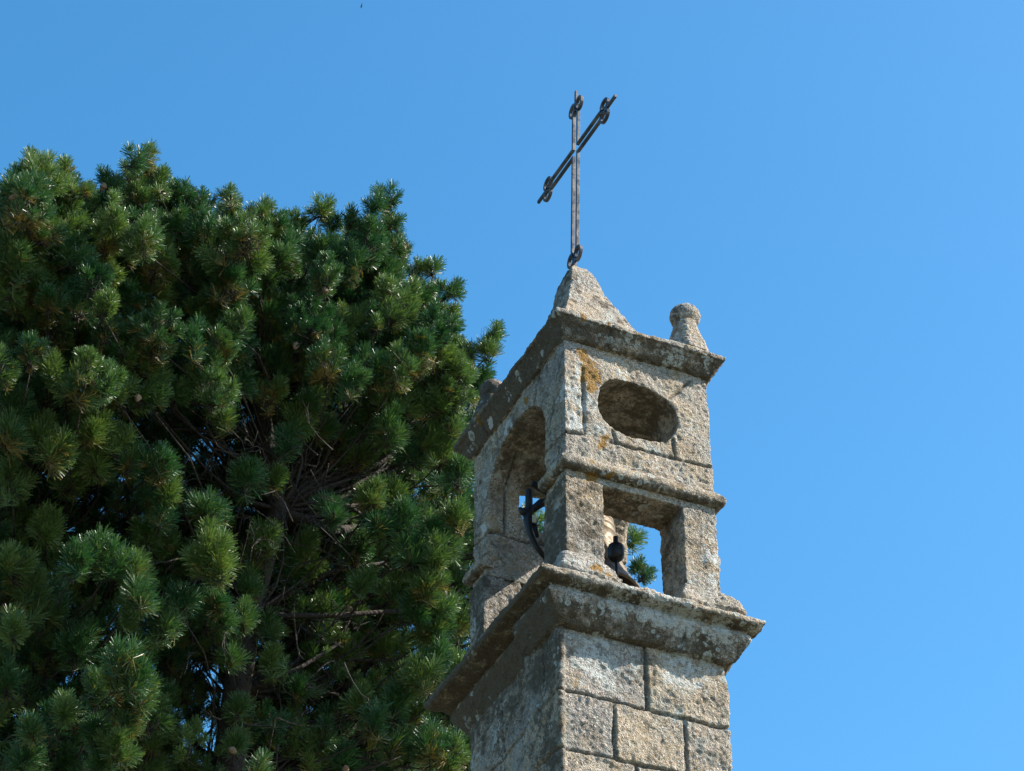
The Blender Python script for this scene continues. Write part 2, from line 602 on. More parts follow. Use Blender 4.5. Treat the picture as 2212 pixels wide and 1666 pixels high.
def shaft_blocks(c, no):
    jt = np.zeros(len(c))
    bid = np.zeros(len(c))
    mf, ml = smooth(0.3, 0.6, np.abs(no[:, 1])), smooth(0.3, 0.6, np.abs(no[:, 0]))
    for i in range(5):
        inz = (c[:, 2] <= CZ[i]) & (c[:, 2] > CZ[i + 1])
        jt = np.maximum(jt, np.maximum(mf, ml) * (1 - smooth(0.004, 0.016, np.abs(c[:, 2] - CZ[i + 1]))))
        for uu, mm, L, off in ((c[:, 0], mf, FRONT_V[i], 0), (c[:, 1], ml, LEFT_V[i], 9)):
            for v in L:
                jt = np.maximum(jt, inz * mm * (1 - smooth(0.005, 0.011 + 0.018 * vnoise(c * 5, 24), np.abs(uu - v))))
        cf = np.searchsorted(np.array(FRONT_V[i]), c[:, 0])
        cl = np.searchsorted(np.array(LEFT_V[i]), c[:, 1])
        k = np.where(mf > ml, cf, cl + 5)
        h = _hash(k.astype(np.int64), np.full(len(c), i, dtype=np.int64), np.zeros(len(c), dtype=np.int64), 5)
        bid = np.where(inz, h, bid)
    return jt, bid


def shaft_crust_shade(co, no):
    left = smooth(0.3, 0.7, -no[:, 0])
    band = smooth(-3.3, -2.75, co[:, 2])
    return 0.10 + 0.30 * left * (0.6 + 0.4 * band) + 0.22 * band + 0.25 * left * (1 - smooth(0.3, 0.6, co[:, 1]))  # left face's shade painted into the stone; darker again toward the top


top = box_mesh((SX0, SY0, -4.7), (SX1, SY1, -2.66))
sh = stone_part("shaft", top, VOX, blocks=shaft_blocks, crust_shade=shaft_crust_shade, rough=1.35, parent=tower,
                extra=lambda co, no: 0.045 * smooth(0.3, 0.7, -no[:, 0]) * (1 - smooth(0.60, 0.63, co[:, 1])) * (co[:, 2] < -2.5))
low = box_mesh((SX0 + 0.004, SY0 + 0.004, -ZG - 0.3), (SX1 - 0.004, SY1 - 0.004, -4.69))
bm = bmesh.new()
bm.from_mesh(low)
bmesh.ops.subdivide_edges(bm, edges=bm.edges, cuts=11, use_grid_fill=True)
bm.to_mesh(low)
bm.free()
lower = stone_part("lower_shaft", low, None, rough=0.5, parent=tower, smooth_it=0)

# --- lower cornice
PROF_LOW = [(0.0, -2.716), (0.055, -2.70), (0.080, -2.665), (0.115, -2.61), (0.148, -2.56), (0.164, -2.51), (0.156, -2.475),
            (0.120, -2.452), (0.232, -2.432), (0.248, -2.400), (0.240, -2.362), (0.10, -2.295), (0.0, -2.27)]
corn = ring_profile(SX0, SY0, SX1, SY1, PROF_LOW, (1.17, 0.985, 1.00, 1.0))


def corn_crust_shade(co, no):
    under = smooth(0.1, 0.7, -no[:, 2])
    return 0.52 * under + 0.55 * smooth(0.3, 0.7, -no[:, 0]) + 0.20 - 0.15 * smooth(0.3, 0.8, no[:, 2])  # left side darkened to paint in its shade; undersides darker, tops paler


def corn_shift(co):
    s = np.zeros_like(co)
    m = (co[:, 0] < 0.05) * (1 - smooth(-2.47, -2.43, co[:, 2])) * smooth(0.50, 0.56, co[:, 1])
    s[:, 0] = 0.085 * m
    return s


lower_cornice = stone_part("cornice", corn, VOX, parent=tower, crust_shade=corn_crust_shade, rough=1.2, wear=0.5, shift=corn_shift,
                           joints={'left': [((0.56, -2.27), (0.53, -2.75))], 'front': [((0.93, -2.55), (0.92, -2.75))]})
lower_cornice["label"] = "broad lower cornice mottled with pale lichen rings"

# --- pillars and their footings
PZ0, PZ1 = -2.30, -1.352
JOINT_P = {'front': [((-0.1, -1.80), (0.0, -1.80))]}
for (x0, x1, y0, y1, dk) in ((-0.015, 0.305, -0.012, 0.36, 0.50), (1.0, A + 0.012, -0.012, 0.36, 0.26),
                             (-0.03, 0.30, 1.50, B + 0.012, 0.50), (1.0, A + 0.012, 1.50, B + 0.012, 0.36)):
    p = stone_part("pillar", box_mesh((x0, y0, PZ0), (x1, y1, PZ1)), VOX, parent=tower, rough=1.25,
                   crust_shade=lambda co, no: dk + 0.18 * smooth(0.3, 0.7, -no[:, 0]))  # left faces get painted shade on top of the pillar's own tone
    f = stone_part("footing", ring_profile(x0, y0, x1, y1, [(0.09, -2.33), (0.115, -2.27), (0.085, -2.20), (0.04, -2.12), (0.0, -2.07)],
                                           (0.8, 1.0, 1.0, 0.8)), VOX, parent=p, rough=2.0, crust_shade=lambda co, no: 0.08 + 0 * co[:, 0])
    f.parent = p
    f.matrix_parent_inverse = Matrix.Identity(4)

# --- belfry walls: a hollow block with a vault through it and an eye through each front
blk = box_mesh((0.0, 0.0, -1.348), (A, B, 0.06))
arch = []
for i in range(25):
    t = math.pi * i / 24
    arch.append((0.93 + 0.575 * math.cos(t), -0.66 + 0.475 * math.sin(t) ** 0.9))
arch = [(0.36, -2.0), (1.505, -2.0)] + arch
arch = [arch[0], arch[1]] + arch[2:]
hole = prism(arch, 0, -0.2, A + 0.2)
eye = [(0.361, -0.302), (0.318, -0.36), (0.292, -0.467), (0.285, -0.55), (0.298, -0.63), (0.357, -0.728), (0.44, -0.77), (0.538, -0.79), (0.65, -0.79), (0.741, -0.774),
       (0.85, -0.755), (0.90, -0.730), (0.96, -0.672), (0.995, -0.585), (1.005, -0.49), (0.978, -0.395), (0.915, -0.325), (0.825, -0.285), (0.688, -0.250),
       (0.554, -0.250), (0.446, -0.261)]
for _ in range(3):                                 # round the outline off
    eye = [p for i in range(len(eye)) for p in ((0.75 * eye[i - 1][0] + 0.25 * eye[i][0], 0.75 * eye[i - 1][1] + 0.25 * eye[i][1]),
                                                (0.25 * eye[i - 1][0] + 0.75 * eye[i][0], 0.25 * eye[i - 1][1] + 0.75 * eye[i][1]))]
eye_cut = prism(eye, 1, -0.2, B + 0.2)
mid = prism([(0.305, -2.0), (1.0, -2.0), (1.0, -1.1), (0.305, -1.1)], 1, 0.5, 1.2)
walls = boolean_out(blk, [hole, eye_cut])
BJ = {'front': [((0.155, -0.25), (0.165, -0.895)), ((-0.05, -0.915), (0.16, -0.90)), ((0.40, -0.905), (1.4, -0.885)), ((0.42, -0.775), (0.43, -0.90)),
                ((0.957, -0.70), (0.963, -0.885)), ((1.15, -0.04), (0.94, -0.30))],
      'left': [((0.45, 0.1), (0.56, -0.25)), ((0.0, -0.914), (0.36, -0.905)), ((1.5, -0.92), (1.9, -0.92)), ((1.35, 0.1), (1.28, -0.30))],
      'inner': [((-0.1, -0.92), (1.4, -0.92))]}


def wall_crust_shade(co, no):
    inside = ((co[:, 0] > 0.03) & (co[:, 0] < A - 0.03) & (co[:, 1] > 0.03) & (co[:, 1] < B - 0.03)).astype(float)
    return 0.14 + 0.10 * inside + 0.24 * smooth(0.3, 0.7, -no[:, 0]) + 0.30 * smooth(0.3, 0.8, -no[:, 2])  # shade of the left face painted in; inside and undersides darker too


belfry = stone_part("belfry_wall", walls, VOX, joints=BJ, parent=tower, crust_shade=wall_crust_shade, rough=1.15)

# --- string course: round moulding on the legs, broken by the arches
SP = [(0.0, -1.282), (0.030, -1.282), (0.058, -1.264), (0.072, -1.232), (0.066, -1.198), (0.046, -1.170), (0.030, -1.150), (0.0, -1.120)]
for (ya, yb) in ((-0.4, 0.36), (1.485, B + 0.4)):
    sc = boolean_out(ring_profile(0, 0, A, B, SP), [box_mesh((-0.4, ya - 3 if ya > 0 else yb, -1.6), (A + 0.4, ya if ya > 0 else yb + 3, -0.9)),
                                                    box_mesh((0.05, 0.05, -1.6), (A - 0.05, B - 0.05, -0.9))])
    stone_part("string_course", sc, VOX, parent=tower, rough=0.8, crust_shade=lambda co, no: 0.30 + 0.4 * smooth(0.2, 0.8, -no[:, 2]))

# --- top cornice
PROF_TOP = [(0.0, 0.0), (0.020, 0.004), (0.040, 0.028), (0.058, 0.062), (0.082, 0.10), (0.105, 0.128), (0.112, 0.148), (0.131, 0.152),
            (0.134, 0.206), (0.05, 0.235), (0.0, 0.245)]
tc = ring_profile(0, 0, A, B, PROF_TOP, (1.0, 1.0, 0.95, 1.35))


def top_crust_shade(co, no):
    return 0.36 * smooth(0.1, 0.7, -no[:, 2]) + 0.50 * smooth(0.3, 0.7, -no[:, 0]) + 0.20 + 0.14 * smooth(0.1, 0.6, -no[:, 1]) - 0.2 * smooth(0.3, 0.8, no[:, 2])  # left run of the cornice carries painted shade over its growth


top_cornice = stone_part("cornice", tc, VOX, parent=tower, crust_shade=top_crust_shade, rough=1.1, wear=0.35,
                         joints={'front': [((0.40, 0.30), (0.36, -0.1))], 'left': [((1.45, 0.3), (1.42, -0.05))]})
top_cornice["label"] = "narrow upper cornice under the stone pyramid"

# --- pyramid
ap = (0.60, 1.00)
pv = [(0.05, 0.22, 0.20), (1.25, 0.22, 0.20), (1.25, 1.64, 0.20), (0.05, 1.64, 0.20)]
lev = [(-0.02, 0.20), (0.06, 0.27), (0.22, 0.47), (0.48, 0.93), (0.74, 1.39), (0.785, 1.52), (0.82, 1.625), (0.875, 1.70), (0.95, 1.73)]
vv, ff = [], []
for t, z in lev:
    for (x, y, _) in pv:
        vv.append((x + (ap[0] - x) * t, y + (ap[1] - y) * t, z))
for i in range(len(lev) - 1):
    for k_ in range(4):
        a_, b_ = i * 4 + k_, i * 4 + (k_ + 1) % 4
        ff.append((a_, b_, b_ + 4, a_ + 4))
ff += [(3, 2, 1, 0), tuple(range(len(vv) - 4, len(vv)))]
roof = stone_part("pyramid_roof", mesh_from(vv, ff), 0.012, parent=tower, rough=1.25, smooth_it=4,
                  crust_shade=lambda co, no: 0.04 + 0.30 * smooth(0.2, 0.7, -no[:, 0]) + 0.65 * smooth(0.06, 0.16, fbm(co * 6.0, 55, 3)))  # left slope's shade painted in, besides the mossy patches

# --- finials: a ball on a square spreading foot
for (fx, fy, lean, dk) in ((1.165, 0.075, 0.0, 0.08), (0.10, B - 0.10, 0.02, 0.6)):
    ped_prof = [(0.195, 0.22), (0.182, 0.30), (0.138, 0.43), (0.108, 0.55), (0.098, 0.60)]
    vv, ff = [], []
    for r, z in ped_prof:
        for k_ in range(8):
            a_ = math.pi / 4 * k_ + math.pi / 8
            q = r / max(abs(math.cos(a_)), abs(math.sin(a_)))
            vv.append((fx + q * math.cos(a_), fy + q * math.sin(a_), z))
    for i in range(len(ped_prof) - 1):
        for k_ in range(8):
            a_, b_ = i * 8 + k_, i * 8 + (k_ + 1) % 8
            ff.append((a_, b_, b_ + 8, a_ + 8))
    ff += [tuple(range(7, -1, -1)), tuple(range(len(vv) - 8, len(vv)))]
    fin = stone_part("finial", mesh_from(vv, ff), 0.010, parent=tower, rough=1.2, crust_shade=lambda co, no: dk + 0.3 * smooth(0.2, .7, -no[:, 0]))  # left side of foot and ball darkened as painted shade
    ball_me = lathe([(0.02, -0.130), (0.075, -0.105), (0.118, -0.055), (0.134, 0.0), (0.120, 0.060), (0.078, 0.108), (0.02, 0.130)], 24, (fx + lean, fy, 0.675))
    ball = stone_part("ball", ball_me, 0.010, parent=tower, rough=0.8, smooth_it=3, crust_shade=lambda co, no: dk + 0.3 * smooth(0.2, .7, -no[:, 0]), wear=0.35)
    ball.parent = fin
    ball.matrix_parent_inverse = Matrix.Identity(4)


# ------------------------------------------------------------------ iron cross
def strip_mesh(path, half_t, half_w, closed=False):
    """flat bar following a path of (u, v) in the cross's plane; returns verts (u, depth, v)"""
    P_ = np.array(path, float)
    n_ = len(P_)
    vs_, fs = [], []
    for i in range(n_):
        if closed:
            t0, t1 = P_[i] - P_[i - 1], P_[(i + 1) % n_] - P_[i]
        else:
            t0 = P_[i] - P_[max(i - 1, 0)]
            t1 = P_[min(i + 1, n_ - 1)] - P_[i]
        t0 = t0 / (np.linalg.norm(t0) + 1e-9) if np.linalg.norm(t0) > 1e-9 else t1 / np.linalg.norm(t1)
        t1 = t1 / (np.linalg.norm(t1) + 1e-9) if np.linalg.norm(t1) > 1e-9 else t0
        n0, n1 = np.array([-t0[1], t0[0]]), np.array([-t1[1], t1[0]])
        m = n0 + n1
        m = m / np.linalg.norm(m)
        m = m / max(0.5, m @ n0)
        for sgn, w in ((-1, -1), (1, -1), (1, 1), (-1, 1)):
            q = P_[i] + m * half_t * sgn
            vs_.append((q[0], half_w * w, q[1]))
    lim = n_ if closed else n_ - 1
    for i in range(lim):
        j = (i + 1) % n_
        for k_ in range(4):
            a_, b_ = i * 4 + k_, i * 4 + (k_ + 1) % 4
            fs.append((a_, b_, j * 4 + (k_ + 1) % 4, j * 4 + k_))
    if not closed:
        fs += [(3, 2, 1, 0), tuple(range(n_ * 4 - 4, n_ * 4))]
    return vs_, fs


cross = empty("iron_cross", (0.6, 1.0, ZG + 1.70))
tag(cross, "tall openwork wrought iron cross with scrolled ends on the stone pyramid", "cross")
C0 = np.array([0.60, 0.934, 3.122 + ZG])
LEAN = math.radians(2.7)


def cross_point(u, d, v):
    uu = u * math.cos(LEAN) + v * math.sin(LEAN)
    vv_ = -u * math.sin(LEAN) + v * math.cos(LEAN)
    return (C0[0] + d, C0[1] - uu, C0[2] + vv_)


def cross_part(name, paths, ht, hw, parent=cross):
    V_, F_ = [], []
    for path, cl in paths:
        a_, b_ = strip_mesh(path, ht, hw, cl)
        o_ = len(V_)
        V_ += [cross_point(*q) for q in a_]
        F_ += [tuple(i + o_ for i in f) for f in b_]
    me = mesh_from(V_, F_)
    bm = bmesh.new()
    bm.from_mesh(me)
    bmesh.ops.recalc_face_normals(bm, faces=bm.faces)
    bm.to_mesh(me)
    bm.free()
    o = link_mesh(name, me, M_IRON, parent)
    bv = o.modifiers.new("edge", 'BEVEL')
    bv.width, bv.segments, bv.limit_method = 0.003, 1, 'ANGLE'
    return o


R_ = 0.076
RO_ = 0.066
G_ = 0.048          # distance of a bar's middle from the cross's axis


def scroll(du, dv, su, sv, at):
    """the curl at a bar's end: from the bar line outward, one full turn and a bit"""
    pts_ = []
    for i in range(23):
        t = i / 22 * 2 * math.pi * 1.12
        r = R_ * (1 - 0.16 * i / 22)
        pts_.append((t, r))
    return pts_


def corner_bar(su, sv, u_end, v_end):
    """one of the four bent bars: along an arm, round the corner at the heart, along the stem, curled at both ends"""
    p = []
    cu, cv = u_end, sv * RO_
    for i in range(20, -1, -1):                        # curl at the arm's end
        t = i / 20 * 2 * math.pi * 1.08
        r = R_ * (1 - 0.25 * i / 20)
        p.append((cu + su * r * math.sin(t), cv - sv * r * 0.84 * math.cos(t)))
    p.append((u_end - su * 0.085, sv * G_))
    p.append((su * (G_ + 0.16), sv * G_))
    p.append((su * G_, sv * G_))
    p.append((su * G_, sv * (G_ + 0.16)))
    p.append((su * G_, v_end - sv * 0.085))
    cu, cv = su * RO_, v_end
    for i in range(0, 21):                             # curl at the stem's end
        t = i / 20 * 2 * math.pi * 1.08
        r = R_ * (1 - 0.25 * i / 20)
        p.append((cu - su * r * 0.84 * math.cos(t), cv + sv * r * math.sin(t)))
    return p


for su in (1, -1):
    for sv in (1, -1):
        cross_part("scrolled_bar", [(corner_bar(su, sv, su * 0.60, 0.53 if sv > 0 else -1.245), False)], 0.0125, 0.0155)
for path in ([(0.56, 0.0), (0.70, 0.0), (0.825, 0.0)], [(-0.56, 0.0), (-0.70, 0.0), (-0.82, 0.0)],
             [(0.0, 0.49), (0.0, 0.62), (0.0, 0.735)], [(0.0, -1.20), (0.0, -1.32), (0.0, -1.52)]):
    cross_part("pointed_tip" if path[1][1] > -1 else "foot_spike", [(path, False)], 0.016, 0.013)


# ------------------------------------------------------------------ bell and its fittings
def tube(path, radii, seg=8):
    P_ = [Vector(p) for p in path]
    vs_, fs = [], []
    ref = Vector((0.31, 0.17, 0.93))
    for i, p in enumerate(P_):
        t = (P_[min(i + 1, len(P_) - 1)] - P_[max(i - 1, 0)]).normalized()
        a = t.cross(ref)
        if a.length < 0.05:
            a = t.cross(Vector((1, 0, 0)))
        a.normalize()
        b = t.cross(a)
        r = radii[i] if hasattr(radii, '__len__') else radii
        for k_ in range(seg):
            an = 2 * math.pi * k_ / seg
            vs_.append(p + a * (r * math.cos(an)) + b * (r * math.sin(an)))
    for i in range(len(P_) - 1):
        for k_ in range(seg):
            a_, b_ = i * seg + k_, i * seg + (k_ + 1) % seg
            fs.append((a_, b_, b_ + seg, a_ + seg))
    fs += [tuple(range(seg - 1, -1, -1)), tuple(range(len(vs_) - seg, len(vs_)))]
    return vs_, fs


def tubes_mesh(L, seg=8):
    V_, F_ = [], []
    for path, r in L:
        a_, b_ = tube(path, r, seg)
        o_ = len(V_)
        V_ += a_
        F_ += [tuple(i + o_ for i in f) for f in b_]
    me = mesh_from(V_, F_)
    me.polygons.foreach_set("use_smooth", np.ones(len(me.polygons), dtype=bool))
    return me


BX, BY, BZ = 0.64, 0.89, -1.75 + ZG
bell = empty("church_bell", (BX, BY, BZ))
tag(bell, "bronze church bell hanging inside the open belfry behind the front pillar", "bell")
prof = [(0.0, 0.672), (0.10, 0.668), (0.155, 0.652), (0.190, 0.628), (0.206, 0.600), (0.216, 0.596), (0.217, 0.580), (0.213, 0.576),
        (0.222, 0.545), (0.229, 0.541), (0.230, 0.524), (0.226, 0.520), (0.231, 0.490), (0.236, 0.486), (0.237, 0.470), (0.233, 0.466),
        (0.243, 0.400), (0.262, 0.320), (0.288, 0.240), (0.318, 0.170), (0.326, 0.168), (0.334, 0.150), (0.334, 0.144), (0.366, 0.092), (0.374, 0.090), (0.388, 0.066),
        (0.420, 0.030), (0.446, 0.008), (0.452, -0.004), (0.446, -0.014), (0.430, -0.010), (0.425, -0.004)]
prof = [(r * 0.90, z * 1.18) for r, z in prof]
bme = lathe(prof[::-1], 64, (BX, BY, BZ))
bme.polygons.foreach_set('use_smooth', np.ones(len(bme.polygons), dtype=bool))
bm = bmesh.new()
bm.from_mesh(bme)
bmesh.ops.delete(bm, geom=[f for f in bm.faces if len(f.verts) > 8], context='FACES_ONLY')
bm.to_mesh(bme)
bm.free()
bme.polygons.foreach_set("use_smooth", np.ones(len(bme.polygons), dtype=bool))
link_mesh("bell_body", bme, M_BRONZE, bell)
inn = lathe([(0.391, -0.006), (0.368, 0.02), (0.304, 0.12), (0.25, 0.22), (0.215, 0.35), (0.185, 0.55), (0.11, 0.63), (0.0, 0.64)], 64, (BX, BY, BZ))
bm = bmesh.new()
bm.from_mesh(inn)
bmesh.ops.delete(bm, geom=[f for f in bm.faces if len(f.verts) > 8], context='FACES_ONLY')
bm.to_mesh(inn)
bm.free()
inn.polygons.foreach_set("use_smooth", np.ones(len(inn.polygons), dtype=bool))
link_mesh("shaded_lining", inn, M_LINING, bell)
cl = tubes_mesh([([(BX, BY, BZ + 0.72), (BX, BY, BZ + 0.02)], 0.014),
                 ([(BX, BY, BZ + 0.05), (BX, BY, BZ + 0.03), (BX, BY, BZ - 0.01), (BX, BY, BZ - 0.05), (BX, BY, BZ - 0.07)], [0.02, 0.045, 0.055, 0.04, 0.02])], 12)
link_mesh("clapper", cl, M_BLACK, bell)
yk = tubes_mesh([([(BX, 0.30, BZ + 0.86), (BX, 1.54, BZ + 0.86)], 0.045),
                 ([(BX, BY - 0.09, BZ + 0.86), (BX, BY - 0.09, BZ + 0.78)], 0.018), ([(BX, BY + 0.09, BZ + 0.86), (BX, BY + 0.09, BZ + 0.78)], 0.018)], 12)
link_mesh("headstock", yk, M_BLACK, bell)


def P3(x, y, z):
    return (x, y, z + ZG)


bow = empty("striker_bow", P3(0.2, 0.9, -1.1))
tag(bow, "black curved iron striker frame beside the bell's left flank in the side arch", "bell striker")
Y_ = 0.86
link_mesh("bow_arm", tubes_mesh([([P3(0.085, Y_, -1.09), P3(0.070, Y_, -1.20), P3(0.09, Y_, -1.32), P3(0.145, Y_, -1.43), P3(0.235, Y_, -1.53)],
                                  [0.042, 0.034, 0.026, 0.022, 0.022]),
                                 ([P3(0.085, Y_, -1.12), P3(0.20, Y_ + .02, -0.985), P3(0.30, Y_ + .03, -0.93), P3(0.42, Y_ + .03, -0.905), P3(0.55, Y_ + .03, -0.90)], [0.026, 0.036, 0.040, 0.04, 0.04]),
                                 ([P3(0.10, Y_, -1.13), P3(0.02, Y_, -1.13), P3(0.0, Y_, -1.10)], [0.042, 0.030, 0.014]),
                                 ([P3(0.12, Y_, -1.16), P3(0.14, Y_, -1.27), P3(0.16, Y_, -1.34)], [0.022, 0.02, 0.014])], 10), M_BLACK, bow)
rods = []
for pa, pb in ((P3(0.085, Y_, -1.10), P3(0.085, Y_, -0.90)), (P3(0.12, Y_ + .03, -0.80), P3(0.45, Y_ + .03, -0.915))):
    n_ = 40
    rods.append(([tuple(np.array(pa) + (np.array(pb) - np.array(pa)) * i / n_) for i in range(n_ + 1)], [0.026 + 0.005 * (i % 2) for i in range(n_ + 1)]))
link_mesh("threaded_rod", tubes_mesh(rods, 10), M_BLACK, bow)
kp = box_mesh(P3(0.098, Y_ - 0.045, -1.235), P3(0.128, Y_ - 0.03, -1.165))
mp = NT("worn_paint_tag")
mp.b.inputs["Base Color"].default_value = (0.55, 0.47, 0.36, 1)
link_mesh("worn_plate", kp, mp.m, bow)

ham = empty("bell_hammer", P3(0.645, 0.45, -2.0))
tag(ham, "black bell hammer with a rounded head on a thin upright rod in the front opening", "bell hammer")
HX, HY = 0.645, 0.45
link_mesh("rod", tubes_mesh([([P3(HX, HY, -2.16), P3(HX, HY, -1.47)], [0.013, 0.012])], 10), M_BLACK, ham)
hd = lathe([(0.0, -0.078), (0.040, -0.076), (0.054, -0.064), (0.064, -0.042), (0.066, 0.028), (0.059, 0.054), (0.036, 0.074), (0.022, 0.085), (0.020, 0.14), (0.0, 0.145)], 20, P3(HX, HY, -1.595))
hd.polygons.foreach_set("use_smooth", np.ones(len(hd.polygons), dtype=bool))
link_mesh("hammer_head", hd, M_BLACK, ham)

# ------------------------------------------------------------------ bird
bp = ray_point(781, 14, 210)
bird = empty("bird", bp)
tag(bird, "tiny dark bird flying high in the empty blue sky above the pines", "bird")
wing = [(-0.30, -0.06, 0.05), (-0.15, 0.02, 0.09), (0, 0.05, 0.02), (0.15, 0.02, 0.09), (0.30, -0.06, 0.05), (0.14, -0.09, 0.06), (0, -0.10, 0.0), (-0.14, -0.09, 0.06)]
bodyv, bodyf = tube([(0, 0.21, 0.02), (0, 0.17, 0.02), (0, 0.12, 0.015), (0, 0.0, 0.0), (0, -0.12, 0.0), (0, -0.20, 0.005), (0, -0.30, 0.01)],
                    [0.004, 0.025, 0.028, 0.055, 0.045, 0.025, 0.035], 10)
o_ = len(bodyv)
bodyv = [tuple(v) for v in bodyv] + wing + [(x, y, z - 0.012) for x, y, z in wing]
bodyf += [(o_, o_ + 1, o_ + 7), (o_ + 1, o_ + 2, o_ + 6, o_ + 7), (o_ + 2, o_ + 3, o_ + 5, o_ + 6), (o_ + 3, o_ + 4, o_ + 5),
          (o_ + 8, o_ + 15, o_ + 9), (o_ + 9, o_ + 15, o_ + 14, o_ + 10), (o_ + 10, o_ + 14, o_ + 13, o_ + 11), (o_ + 11, o_ + 13, o_ + 12)]
for i in range(8):
    j = (i + 1) % 8
    bodyf.append((o_ + i, o_ + 8 + i, o_ + 8 + j, o_ + j))
bx, by = Vector((0.25, 0.10, 0.95)).normalized(), Vector((0.30, 0.92, 0.15))
by = (by - bx * by.dot(bx)).normalized()
turn = Matrix((bx, by, bx.cross(by))).transposed()
bme = mesh_from([tuple(Vector(bp) + turn @ Vector(v)) for v in bodyv], bodyf)
kb = NT("dark_feathers")
kb.b.inputs["Base Color"].default_value = (0.03, 0.03, 0.035, 1)
link_mesh("body", bme, kb.m, bird)

# ------------------------------------------------------------------ pine trees
def unit(a):
    return a / (np.linalg.norm(a, axis=-1, keepdims=True) + 1e-9)


def needles(tips, axes, lens, seeds, olds, nlens, count, width):
    """brush-like shoots: needles packed and forward at the tip of each, spreading further down it"""
    T = len(tips)
    N = T * count
    idx = np.repeat(np.arange(T), count)
    ax = unit(axes)[idx]
    ref = np.where(np.abs(ax[:, 2:3]) < 0.9, np.array([[0, 0, 1.0]]), np.array([[1.0, 0, 0]]))
    e1 = unit(np.cross(ax, ref))
    e2 = np.cross(ax, e1)
    t = rng.random(N) ** 0.75
    phi = rng.random(N) * 2 * np.pi
    ang = np.radians(66 - 40 * t ** 1.6 + rng.normal(0, 12, N))
    ang = np.clip(ang, math.radians(2), math.radians(100))
    root = tips[idx] - ax * (lens[idx] * (1 - t))[:, None]
    rad = e1 * np.cos(phi)[:, None] + e2 * np.sin(phi)[:, None]
    d = ax * np.cos(ang)[:, None] + rad * np.sin(ang)[:, None]
    d = unit(d + np.array([0, 0, -0.12]) * (1 - t)[:, None])
    L = nlens[idx] * (0.75 + 0.45 * rng.random(N))
    side = unit(np.cross(d, rng.normal(size=(N, 3)))) * (width * (0.75 + 0.5 * rng.random(N)))[:, None]
    tip = root + d * L[:, None]
    flip = (rng.random(N) < 0.55)[:, None]
    a = np.where(flip, tip, root)
    b = np.where(flip, root, tip)
    V_ = np.stack([a - side * 0.5, a + side * 0.5, b], axis=1).reshape(-1, 3)
    tint = np.clip(-0.05 + 0.85 * seeds[idx] + rng.normal(0, 0.16, N), 0, 1)
    age = np.clip((1 - t) * (0.25 + 0.95 * olds[idx]) + rng.normal(0, 0.10, N), 0, 1)
    return V_, np.repeat(tint, 3), np.repeat(age, 3), N


def needle_mesh(V_, tint, age, N):
    me = bpy.data.meshes.new("needles")
    me.vertices.add(N * 3)
    me.vertices.foreach_set("co", V_.astype(np.float32).ravel())
    me.loops.add(N * 3)
    me.loops.foreach_set("vertex_index", np.arange(N * 3, dtype=np.int32))
    me.polygons.add(N)
    me.polygons.foreach_set("loop_start", np.arange(N, dtype=np.int32) * 3)
    for an, arr in (("tint", tint), ("age", age)):
        at = me.attributes.new(an, 'FLOAT', 'POINT')
        at.data.foreach_set("value", arr.astype(np.float32))
    me.update(calc_edges=True)
    return me


def inside(poly, x, y):
    c = False
    n_ = len(poly)
    for i in range(n_):
        (x0, y0), (x1, y1) = poly[i], poly[i - 1]
        if (y0 > y) != (y1 > y) and x < (x1 - x0) * (y - y0) / (y1 - y0) + x0:
            c = not c
    return c


PXM = F_PX / 28.0      # picture units per metre at the pines' distance


def crown_depth(x, y):
    """the pines' near side: it falls back toward the right and toward the tops"""
    return 25.4 + 3.0 * smooth(-100, 1150, x) + 1.6 * smooth(1650, 350, y)


def fill(poly, step, front, near, holes, seed):
    """clump centres spread through the crown outlined by poly: the crown bulges toward its middle"""
    r_ = random.Random(seed)
    xs = [p[0] for p in poly]
    ys = [p[1] for p in poly]
    out = []
    tries = 0
    while tries < 16000:
        tries += 1
        x, y = r_.uniform(min(xs), max(xs)), r_.uniform(min(ys), max(ys))
        if not inside(poly, x, y):
            continue
        if y > 850 and near:
            continue
        if any(((x - hx) / (hw + 12)) ** 2 + ((y - hy) / (hh + 12)) ** 2 < 1 for hx, hy, hw, hh in holes):
            continue
        if any((x - a) ** 2 + (y - b) ** 2 < step ** 2 for a, b, _ in out):
            continue
        out.append((x, y, crown_depth(x, y) + front + r_.uniform(-0.8, 0.8)))
    return out


HOLES = [(520, 1284, 26, 38), (500, 1424, 20, 30), (475, 1464, 26, 36), (635, 1364, 32, 26), (455, 1600, 40, 46), (325, 914, 14, 12), (390, 1029, 18, 26), (530, 1370, 14, 34),
         (695, 1179, 20, 14), (30, 1570, 22, 26), (35, 1510, 14, 16), (740, 924, 22, 14), (90, 1444, 16, 14), (445, 975, 26, 26)]
